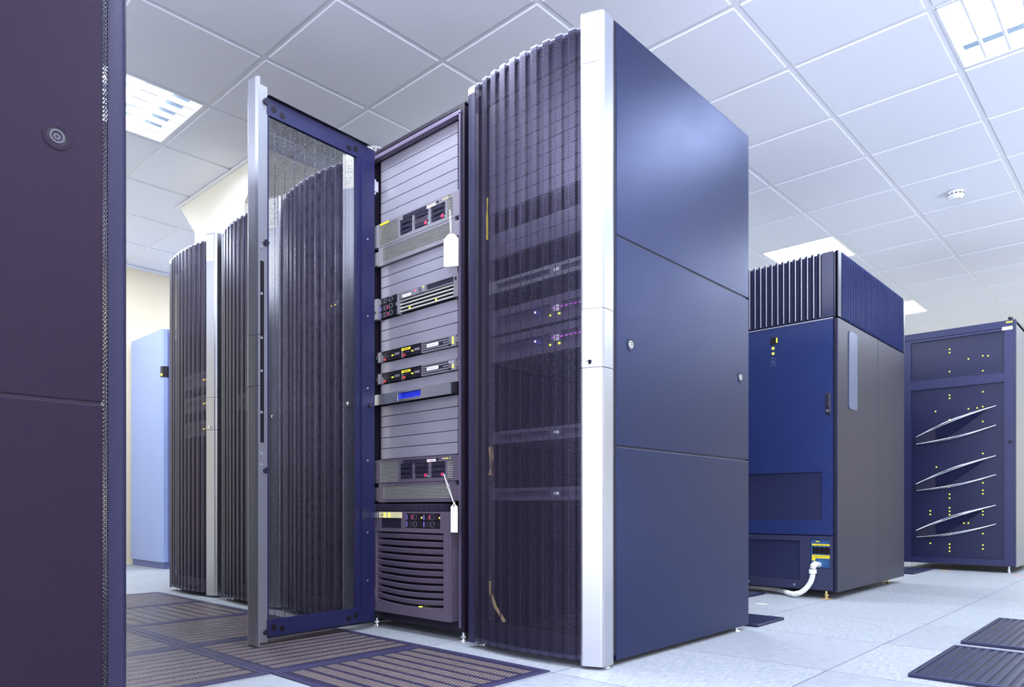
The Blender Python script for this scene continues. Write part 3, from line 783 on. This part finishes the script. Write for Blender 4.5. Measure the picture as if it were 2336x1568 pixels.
stack(1.030, 1, 'directly above the silver console drawer')
kvm(XS, .984-U)
stack(.938, 5, 'of the five below the silver console drawer')
server4(XS, .709-4*U, 'four-unit server low in the open rack, darker, right above the big louvred server', 'bezel_dark', False)
big_server(XS+.007)

def paper_tag(x, y, ztop, zhook, hookdx, wdt, hgt, label, yaw=0):
    t = empty('paper_tag', (x, y, ztop), yaw)
    m = MB(); c = .018
    m.prism([(-wdt/2, -hgt), (wdt/2, -hgt), (wdt/2, -c), (wdt/2-c, 0), (-wdt/2+c, 0), (-wdt/2, -c)], -.0006, .0006, axis='y')
    m.build('card', M['white'], t)
    MB().ring((0, -.0012, -.012), .0022, .0045, .0024, 'y', 16).build('eyelet', M['brass'], t)
    for d in (-.002, .002):
        MB().tube([(0, 0, -.010), (d+hookdx*.5, d, (zhook-ztop)*.5), (hookdx, .004, zhook-ztop)], .0009, 6).build('string', M['white'], t)
    tag(t, label, 'paper tag', 'paper tags in the open rack')
paper_tag(-1.992, 1.835, 1.533, 1.63, -.006, .058, .122, 'blank white paper tag hanging from the upper four-unit server, bright and wide', .5)
paper_tag(-1.950, 1.812, .524, .63, -.050, .030, .112, 'narrow white paper tag hanging beside the big louvred server at the rack bottom', .25)

# gear behind the shut mesh door of the nearest rack
GA = 'grey blank panels behind the nearest mesh door'
XG = XA
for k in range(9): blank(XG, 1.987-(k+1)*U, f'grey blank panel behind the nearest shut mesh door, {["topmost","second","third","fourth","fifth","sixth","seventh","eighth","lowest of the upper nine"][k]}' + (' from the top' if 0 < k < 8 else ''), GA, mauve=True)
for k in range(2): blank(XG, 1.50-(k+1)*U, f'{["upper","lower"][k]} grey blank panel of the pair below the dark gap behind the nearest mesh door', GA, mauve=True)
def dim_server(x, z, label, silver=False, n=1, y=YD+.004, lights=()):
    t = empty('server', (x, y, z)); H = n*U-.002; f = lambda u: -HW+u*2*HW
    MB().box(-HW, HW, .004, .5, .001, H).build('chassis', M['dark_grey'], t)
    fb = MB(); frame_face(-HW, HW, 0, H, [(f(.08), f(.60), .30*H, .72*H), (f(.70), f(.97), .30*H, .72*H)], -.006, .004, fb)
    fb.build('front_bezel', M['bezel'] if silver else M['blank_shaded_mauve'], t)
    MB().box(f(.64), f(.685), -.008, -.005, .4*H, .62*H).build('paper_label', M['white'], t)
    for (u, v, mm, ww) in lights: MB().box(f(u), f(u+ww), -.0085, -.005, v*H, v*H+.005).build('status_light', M[mm], t)
    tag(t, label, 'server', 'servers behind the mesh doors'); return t
dim_server(XG, 1.283, 'silver-fronted server bar seen through the nearest shut mesh door', True, 1)
row = tuple((.62+.04*k, .5, 'led_dim', .02) for k in range(9)) + ((.46, .5, 'led_blue', .01), (.60, .25, 'led_green', .012), (.68, .25, 'led_green', .016))
dim_server(XG, 1.13, 'upper server with yellow status lights behind the nearest shut mesh door', False, 2, lights=row)
dim_server(XG, 1.03, 'lower server with yellow status lights behind the nearest shut mesh door', False, 2, lights=row)
dim_server(XG, .735, 'upper of two unlit servers with white badge low behind the nearest mesh door', False, 1)
dim_server(XG, .53, 'lower of two unlit servers with white badge low behind the nearest mesh door', False, 1)
def cable(pts, label, r=.006, m='cable'):
    o = MB().tube(pts, r, 8).build('cable', M[m], smooth=True); tag(o, label, 'cable', 'loose cables behind the nearest mesh door'); return o
cable([(XG-.20, 1.85, .24), (XG-.195, 1.845, .20), (XG-.17, 1.845, .15), (XG-.13, 1.85, .10)], 'tan cable end low behind the nearest mesh door, near its hinge edge')
cable([(XG-.215, 1.85, 1.62), (XG-.213, 1.846, 1.55), (XG-.216, 1.85, 1.47)], 'yellow upright cable high behind the nearest mesh door', .004, 'yellow')
cable([(XG-.20, 1.85, .72), (XG-.19, 1.845, .68), (XG-.195, 1.845, .62)], 'tan cable loop midway down behind the nearest mesh door', .008)
# gear behind the farther mesh doors
ye = ((.55, .4, 'led_amber', .02), (.62, .4, 'led_green', .03))
for k, zz in enumerate((1.22, 1.08, .93)):
    dim_server(XE, zz, f'{["upper","middle","lower"][k]} server with amber lights behind the farthest mesh door', False, 2, lights=ye)
dim_server(XD, 1.04, 'server with an amber light behind the mesh door second left of the open rack', False, 2, lights=ye)
dim_server(XC, 1.40, 'server with a green light behind the mesh door left of the open rack', False, 2, lights=ye)

# ------------------------------------------------------------------ perforated floor tiles and grilles
def vent_tile(x, y, along_x, label):
    t = empty('vent_tile', (x, y, 0))
    b = MB(); h = .2985; z = .004
    b.face([(-h+.02,-h+.02,z),(h-.02,-h+.02,z),(h-.02,h-.02,z),(-h+.02,h-.02,z)], 0, [(-h+.02,-h+.02),(h-.02,-h+.02),(h-.02,h-.02),(-h+.02,h-.02)])
    b.build('perforated_plate', M['vent_x' if along_x else 'vent_y'], t)
    frame_r = MB()
    for (a, c, d, e) in ((-h, h, -h, -h+.02), (-h, h, h-.02, h), (-h, -h+.02, -h+.02, h-.02), (h-.02, h, -h+.02, h-.02)): frame_r.box(a, c, d, e, 0, .0048)
    frame_r.build('rim', M['tile_rim'], t, bevel=.001)
    tag(t, label, 'vent tile', 'perforated floor tiles in the aisle')
pos = ['first', 'second', 'third', 'fourth', 'fifth']
for k in range(5):
    vent_tile(-1.70-.601*k, 1.404, k in (0, 3), f'dark perforated floor tile along the rack fronts, {["nearest, with its right corner clear","under the open door","just behind the open door edge","fourth from the near end","farthest left beside the white floor"][k]}')
for k in range(3):
    vent_tile(-2.30-.601*k, .804, k == 2, f'dark perforated floor tile, second row from the racks, {["bordering white floor","middle of the row","mostly hidden by the foreground rack"][k]}')
def grille(x0, x1, y0, y1, label, n, along='y', th=.012):
    t = empty('floor_grille', ((x0+x1)/2, (y0+y1)/2, 0)); a, b_ = (x1-x0)/2, (y1-y0)/2
    b = MB(); b.box(-a, a, -b_, b_, 0, th*.55); b.build('base_plate', M['grille_base'], t)
    r = MB()
    for (p, q, s, u) in ((-a, a, -b_, -b_+.012), (-a, a, b_-.012, b_), (-a, -a+.012, -b_+.012, b_-.012), (a-.012, a, -b_+.012, b_-.012)): r.box(p, q, s, u, th*.5, th)
    r.build('rim', M['grille_mat'], t, bevel=.001)
    g = MB()
    for k in range(n):
        if along == 'y':
            c = -a+.012+(2*a-.024)*(k+.5)/n; w_ = (2*a-.024)/n*.32; g.prism([(c-w_, th*.5), (c+w_, th*.5), (c+w_*.7, th*.95), (c-w_*.7, th*.95)], -b_+.012, b_-.012, axis='y')
        else:
            c = -b_+.012+(2*b_-.024)*(k+.5)/n; w_ = (2*b_-.024)/n*.32; g.prism([(c-w_, th*.5), (c+w_, th*.5), (c+w_*.7, th*.95), (c-w_*.7, th*.95)], -a+.012, a-.012, axis='x')
    g.build('ribs', M['grille_mat'], t)
    tag(t, label, 'floor grille', 'ribbed blue-black floor grilles')
grille(-.585, .02, 2.38, 2.985, 'ribbed blue-black floor grille at the bottom right edge, nearest the camera', 22)
grille(-.585, .02, 3.09, 3.86, 'ribbed blue-black floor grille at the right edge, second from the camera', 22)
grille(-1.89, -1.287, 2.93, 3.21, 'blue-black floor grille sticking out behind the nearest rack', 10, 'x')
grille(-2.36, -1.752, 3.58, 4.09, 'floor grille corner in front of the finned cooling unit', 10, 'x')
grille(-2.05, -1.45, 6.05, 6.655, 'distant floor grille between the cooling unit and the tall storage cabinet', 10, 'y')

# ------------------------------------------------------------------ cooling unit
CU = empty('cooling_unit', (-1.35, 4.10, 0))            # origin at its near right corner; x to the left is negative
cw, cdp, chh = 1.2, 1.30, 1.908
b = MB(); b.box(-cw, -.006, .02, cdp-.004, .042, 1.545); b.box(-cw+.03, -.03, .04, cdp-.03, 1.53, chh-.03); b.build('body', M['unit_fin'], CU)
sp = MB(); sp.box(-.018, .0, .0, .715, .040, 1.540); sp.build('side_panel', M['unit_side'], CU, bevel=.003)
sp = MB(); sp.box(-.018, .0, .719, cdp, .040, 1.540); sp.build('side_panel', M['unit_side'], CU, bevel=.003)
st = MB(); st.prism([(.175,1.075),(.190,1.060),(.300,1.060),(.315,1.075),(.315,1.485),(.300,1.50),(.190,1.50),(.175,1.485)], -.001, .004, axis='x')
st.build('grip_strip', M['strip_blue'], CU)
dr = MB(); frame_face(-cw, -.026, .352, 1.540, [(-cw+.1, -.085, .432, .702)], .0, .022, dr)
door = dr.build('front_door', M['unit_front'], CU)
v = MB(); v.face([(-cw+.1,.010,.432),(-.085,.010,.432),(-.085,.010,.702),(-cw+.1,.010,.702)], 0, [(0,0),(cw-.185,0),(cw-.185,.27),(0,.27)])
v.build('vent_mesh', M['unit_vent'], door)
MB().box(-.375, -.330, -.002, .001, 1.447, 1.490).build('display', M['black'], door, bevel=.002)
MB().box(-.338, -.333, -.003, -.0015, 1.455, 1.482).build('display_bar', M['led_green'], door)
for z in (1.425, 1.395): MB().cyl((-.357, -.004, z), .0065, .005, 'y', 16).build('indicator_light', M['led_green'], door, smooth=True)
sy = MB(); 
for (a, c, d, e) in ((-.372,-.342,1.364,1.3655),(-.372,-.342,1.322,1.3235),(-.372,-.3705,1.322,1.3655),(-.3435,-.342,1.322,1.3655),(-.363,-.351,1.350,1.354),(-.364,-.350,1.342,1.346),(-.362,-.352,1.332,1.336),(-.36,-.354,1.369,1.373)): sy.box(a, c, -.0008, .0005, d, e)
sy.build('panel_symbol', M['silver'], door)
hb = MB(); hb.box(-.064, -.036, -.008, .002, 1.015, 1.135); h1 = hb.build('latch_handle', M['slate'], door, bevel=.004)
MB().box(-.058, -.042, -.013, -.007, 1.055, 1.125).build('lever', M['slate'], door, bevel=.003)
MB().cyl((-.050, -.014, 1.035), .006, .008, 'y', 16).build('keyhole', M['zinc'], door, smooth=True)
le = MB(); le.box(-cw, -.026, -.002, .02, 1.541, 1.546); le.build('ledge', M['unit_edge'], CU)
lf = MB(); lf.box(-cw, -.026, .004, .02, 1.550, chh-.004); lf.box(-.085, -.022, -.004, .02, 1.550, chh); lf.build('front_louvre_back', M['unit_fin'], CU)
for k in range(32):
    x = -.10-.0335*k
    if x < -cw+.02: break
    m = MB(); m.prism([(x-.011,-.001),(x+.010,.0045),(x+.010,.004),(x+.012,-.014),(x+.009,-.016)], 1.553, chh+.003, 0); m.box(x+.0095, x+.0125, -.0165, -.0125, 1.553, chh+.004, 1)
    m.build('front_fin', [M['unit_fin'], M['unit_edge']], CU)
ls = MB(); ls.box(-.02, -.004, .0, cdp, 1.548, chh-.004);  ls.box(-.012, .002, cdp-.02, cdp, 1.548, chh); ls.build('side_louvre_back', M['unit_fin'], CU); lc = MB(); lc.box(-.012, .002, .0, .05, 1.548, chh); lc.build('louvre_corner', M['unit_side'], CU)
for k in range(44):
    y = .062+.0275*k
    MB().prism([(-.004, y+.019), (.004, y+.010), (.006, y), (-.004, y)], 1.551, chh+.002).build('side_fin', M['unit_front'], CU)
lp = MB(); frame_face(-cw, -.026, .048, .346, [(-cw+.05, -.205, .095, .318), (-.150, -.042, .168, .328)], .0, .018, lp)
lp.build('lower_panel', M['unit_lower'], CU)
v = MB(); v.face([(-cw+.05,.012,.095),(-.205,.012,.095),(-.205,.012,.318),(-cw+.05,.012,.318)], 0, [(0,0),(cw-.255,0),(cw-.255,.223),(0,.223)])
v.build('vent_mesh', M['unit_vent'], CU)
for x in (-.50, -.235): MB().cyl((x, -.003, .068), .006, .004, 'y', 16).build('screw', M['zinc'], CU, smooth=True)
pp = MB(); pp.box(-.148, -.044, .0125, .0195, .170, .326); p_ = pp.build('power_plate', M['plate_blue'], CU)
MB().box(-.142, -.044, .0108, .0124, .292, .302).build('warning_label', M['yellow'], p_)
MB().box(-.120, -.062, .0104, .0107, .296, .2975).build('print_line', M['black_ink'], p_)
MB().box(-.142, -.044, .0108, .0124, .222, .240).build('warning_label', M['yellow'], p_)
MB().box(-.135, -.05, .0104, .0107, .234, .2355).build('print_line', M['black_ink'], p_)
MB().box(-.135, -.06, .0104, .0107, .229, .2305).build('print_line', M['black_ink'], p_)
MB().box(-.142, -.124, .0108, .0124, .208, .2225).build('warning_label', M['yellow'], p_)
br = MB(); br.box(-.138, -.044, .0085, .0124, .247, .284)
for k in range(4): br.box(-.134+.024*k, -.118+.024*k, .004, .009, .254, .262)
br.build('breaker_row', M['black'], p_, bevel=.001)
for k in range(3): MB().cyl((-.118+.007*k, .0095, .315), .0035, .003, 'y', 12).build('yellow_cap', M['yellow'], p_, smooth=True)
for zz in (.2445, .288):
    for k in range(4): MB().cyl((-.126+.0245*k, .0095, zz), .0025, .003, 'y', 10).build('screw', M['zinc'], p_, smooth=True)
foot(CU, -.075, .04, 'brass', .042); foot(CU, -.075, cdp-.1, 'brass', .042); foot(CU, -cw+.08, .04, 'brass', .042); foot(CU, -cw+.08, cdp-.1, 'brass', .042)
tag(CU, 'tall navy cooling unit with finned vents around its top', 'cooling unit')
cv = empty('power_conduit', (-1.35-.118, 4.10, 0))
MB().tube([(.015,.012,.185),(.004,-.022,.190),(-.002,-.030,.180),(-.004,-.032,.165)], [.016,.018,.018,.015], 14).build('elbow', M['elbow'], cv, smooth=True)
c_ = MB(); c_.cyl((-.004,-.032,.140), .021, .010, 'z', 8); c_.cyl((-.004,-.032,.153), .021, .009, 'z', 8); c_.cyl((-.004,-.032,.148), .018, .008, 'z', 16); c_.build('clamp_nut', M['white_plastic'], cv)
path = []; rad = []
ctrl = [(-.004,-.032,.142),(-.008,-.034,.110),(-.022,-.040,.075),(-.048,-.050,.042),(-.080,-.055,.024),(-.12,-.04,.018),(-.2,.05,.018),(-.3,.12,.018),(-.45,.15,.018),(-.62,.16,.018)]
def cat(p, t):
    i = min(int(t), len(p)-2); u = t-i
    P0, P1, P2, P3 = (Vector(p[max(i-1,0)]), Vector(p[i]), Vector(p[i+1]), Vector(p[min(i+2,len(p)-1)]))
    return .5*((2*P1)+(-P0+P2)*u+(2*P0-5*P1+4*P2-P3)*u*u+(-P0+3*P1-3*P2+P3)*u**3)
N = 220
for k in range(N+1):
    path.append(cat(ctrl, (len(ctrl)-1)*k/N)); rad.append(.0150 if k % 4 < 2 else .0128)
MB().tube(path, rad, 14).build('flexible_hose', M['conduit'], cv, smooth=True)
tag(cv, 'white corrugated power conduit curling from the cooling unit to the floor', 'power conduit')

# ------------------------------------------------------------------ storage cabinet with silver fins
SCB = empty('storage_cabinet', (-.90, 6.66, 0))
sw, sd, sh = .80, 1.05, 1.94
b = MB(); b.box(-sw, -.012, .03, sd, .05, sh-.03); b.box(-sw, -.0, .0, .03, sh-.052, sh); b.box(-sw, 0, .03, sd, sh-.03, sh); b.build('body', M['cab'], SCB)
def at(px, pz, y=0): return (px+.90, y, pz)
xo, xi = -1.616+.90, -.974+.90
d = MB(); frame_face(-sw+.004, -.012, .052, sh-.056, [(xo, xi, 1.545, 1.866), (xo, xi, .100, 1.472)], .0, .02, d); cdoor = d.build('door', M['cab'], SCB)
v = MB()
for (za, zb) in ((1.545, 1.866), (.100, 1.472)):
    v.face([(xo,.012,za),(xi,.012,za),(xi,.012,zb),(xo,.012,zb)], 0, [(xo,za),(xi,za),(xi,zb),(xo,zb)])
v.build('mesh_panel', M['cab_mesh'], cdoor)
iv = MB(); iv.box(xo, xi, .032, .034, .09, 1.87); iv.build('inner_plate', M['slate'], SCB)
sp = MB(); sp.box(-.010, .0, .022, sd, .045, sh-.01); sp.build('side_panel', M['cab_side'], SCB, bevel=.003)
MB().box(-.014, .002, -.002, .02, .05, sh).build('edge_strip', M['unit_fin'], SCB, bevel=.002)
def fin_pair(z_left_up, z_right_up, z_left_lo, z_right_lo):
    n = 24; pts = []; rad = []
    for k in range(n+1):
        u = k/n; x = -1.574+(-1.025+1.574)*u; z = z_left_up+(z_right_up-z_left_up)*u+.016*math.sin(math.pi*u)
        pts.append(at(x, z, -.012-.025*math.sin(math.pi*u))); rad.append(.0035+.009*math.sin(math.pi*u))
    MB().tube(pts, rad, 10, flat=1.0).build('upper_fin', M['silver_bright'], cdoor, smooth=True)
    pl = []; rl = []
    for k in range(n+1):
        u = k/n; x = -1.572+(-1.025+1.572)*u; z = z_left_lo+(z_right_lo-z_left_lo)*u-.020*math.sin(math.pi*u)
        pl.append(at(x, z, -.008-.018*math.sin(math.pi*u))); rl.append(.0035+.007*math.sin(math.pi*u))
    MB().tube(pl, rl, 10).build('lower_fin', M['silver_bright'], cdoor, smooth=True)
    w_ = MB()
    poly = [(p[0], p[2]-.004) for p in pts[:7]] + [(p[0], p[2]+.004) for p in pl[:7]][::-1]
    w_.prism(poly, -.006, .010, axis='y')
    w_.build('wedge_plate', M['unit_side'], cdoor)
    poly = [(p[0], p[2]-.004) for p in pts[6:22]]  # shadow under the upper fin, shaped as a dark tapering plate
    low = [(pl[k][0], pl[k][2]+.004 + (pts[k][2]-.008-pl[k][2])*((k-6)/15)**1.2) for k in range(6, 21)]
    w2 = MB(); w2.prism(poly + low[::-1], -.001, .010, axis='y'); w2.build('fin_shadow_plate', M['fin_shadow'], cdoor)
fin_pair(1.084, 1.291, 1.026, 1.142); fin_pair(.697, .905, .643, .759); fin_pair(.314, .522, .260, .377)
MB().cyl((-.035, -.010, 1.008), .012, .012, 'y', 18).build('door_knob', M['black'], cdoor, smooth=True)
MB().box(-.087, -.02, -.002, .001, 1.867, 1.892).build('paper_label', M['white'], cdoor)
MB().box(-.068, -.04, -.0025, -.0018, 1.882, 1.8835).build('print_line', M['ink'], cdoor)
MB().box(-.062, -.02, -.0015, .001, 1.920, 1.930).build('yellow_label', M['yellow'], SCB)
k_ = MB(); k_.cyl((-.035, .02, sh), .008, .012, 'z', 14); k_.cyl((-.035, .02, sh+.012), .020, .014, 'z', 20, 0, .014); k_.build('top_knob', M['black'], SCB, smooth=True)
# status lights seen behind the mesh
LED = [(2166,797),(2166,805),(2166,848),(2242,812),(2254,812),(2209,819),(2242,846),(2242,863),(2166,902),(2166,909),(2242,894),(2134,939),(2209,933),(2242,928),(2229,931),(2166,958),(2242,962),
       (2242,1035),(2136,1066),(2209,1063),(2242,1102),(2166,1128),(2166,1137),(2242,1119),(2242,1127),(2122,1166),(2122,1174),(2166,1159),(2166,1167),(2166,1175),(2242,1167),(2242,1175),(2134,1192),(2199,1194),(2209,1194),(2166,1201),(2242,1218),(2122,1240),(2166,1242),(2166,1250),(2166,1258),(2242,1244),(2242,1253)]
cth, sth = math.cos(math.radians(YAW)), math.sin(math.radians(YAW))
for (px_, py_) in LED:
    lx = (px_-CX)/F_PX; kx, ky = lx*cth-sth, lx*sth+cth; s_ = 6.668/ky
    X, Z = kx*s_+.90, CAM_H+(HOR-py_)/F_PX*s_
    MB().cyl((X, .0085, Z), .0042, .003, 'y', 10).build('status_light', M['led_green'], SCB)
for x in (-.05, -sw+.06):
    for y in (.05, sd-.08): foot(SCB, x, y, 'zinc', .05)
tag(SCB, 'tall navy storage cabinet with three pairs of curved silver fins on its mesh door', 'storage cabinet')

# ------------------------------------------------------------------ pale cabinet at the far left wall
FC = empty('server_cabinet', (-6.03, 2.37, 0))
b = MB(); b.prism([(-.69,0),(-.035,0),(-.010,.010),(0,.035),(0,.9),(-.69,.9)], .055, 1.965); b.build('body', M['far_light'], FC)
MB().box(-.69, -.01, .012, .89, 0, .054).build('plinth', M['far_dark'], FC, bevel=.003)
fd = MB(); fd.box(.001, .012, .045, .88, .06, 1.935); fdoor = fd.build('door', M['far_dark'], FC, bevel=.002)
MB().box(.012, .020, .085, .16, 1.0, 1.10).build('door_handle', M['far_dark'], fdoor, bevel=.004)
MB().box(.0115, .013, .06, .26, 1.885, 1.93).build('paper_label', M['white'], fdoor)
MB().box(.0128, .0134, .11, .2, 1.905, 1.91).build('print_line', M['ink'], fdoor)
dp = MB(); dp.prism([(-.048,-.002),(-.012,.004),(.002,.034),(.002,.045),(-.048,.045)], 1.57, 1.66); q_ = dp.build('status_display', M['black'], FC)
MB().box(-.034, -.022, -.004, .004, 1.585, 1.600).build('green_light', M['led_green'], FC)
tag(FC, 'pale blue server cabinet with dark door at the far left wall', 'cabinet')

# ------------------------------------------------------------------ scraps of marking tape on the floor
M['orange'] = mat('orange_tape', (0.9, 0.4, 0.03), 0.6); M['pink'] = mat('pink_tape', (0.85, 0.2, 0.2), 0.6); M['pale_tape'] = mat('pale_tape', (0.85, 0.83, 0.72), 0.6)
for x, y, w_, d_, m_, lb in ((-1.585, 3.66, .05, .022, 'pale_tape', 'small pale scrap of tape on the floor before the cooling unit'),
                             (-1.415, 4.115, .05, .03, 'orange', 'orange scrap of tape under the brass foot of the cooling unit'),
                             (-1.36, 6.62, .05, .03, 'orange', 'orange scrap of tape on the floor before the tall storage cabinet'),
                             (-.86, 6.45, .06, .03, 'pink', 'pinkish red scrap of tape on the floor at the right edge')):
    tag(MB().box(x-w_/2, x+w_/2, y-d_/2, y+d_/2, 0, .0012).build('tape_scrap', M[m_]), lb, 'tape')

# ------------------------------------------------------------------ made-up window frames added on unseen walls behind the fill lamps
def added_window_band(name, u0, u1, z0, z1, n, place):
    m = MB()
    bars = [(u0, u1, z0, z0+.06), (u0, u1, z1-.06, z1)] + [(u0+(u1-u0-.05)*k/n, u0+(u1-u0-.05)*k/n+.05, z0+.06, z1-.06) for k in range(n+1)]
    for a, b_, c, d in bars: place(m, a, b_, c, d, .04)
    f = structure(m.build(name, M['white_plastic']))
    p = MB(); place(p, u0, u1, z0, z1, .008); p.build('pane', M['strip_blue'], f)
added_window_band('added_window_1', -2.8, 3.2, .5, 2.1, 5, lambda m, a, b_, c, d, t: m.box(a, b_, YN, YN+t, c, d))
added_window_band('added_window_2', 2.5, 7.5, .4, 1.6, 4, lambda m, a, b_, c, d, t: m.box(XR-t, XR, a, b_, c, d))
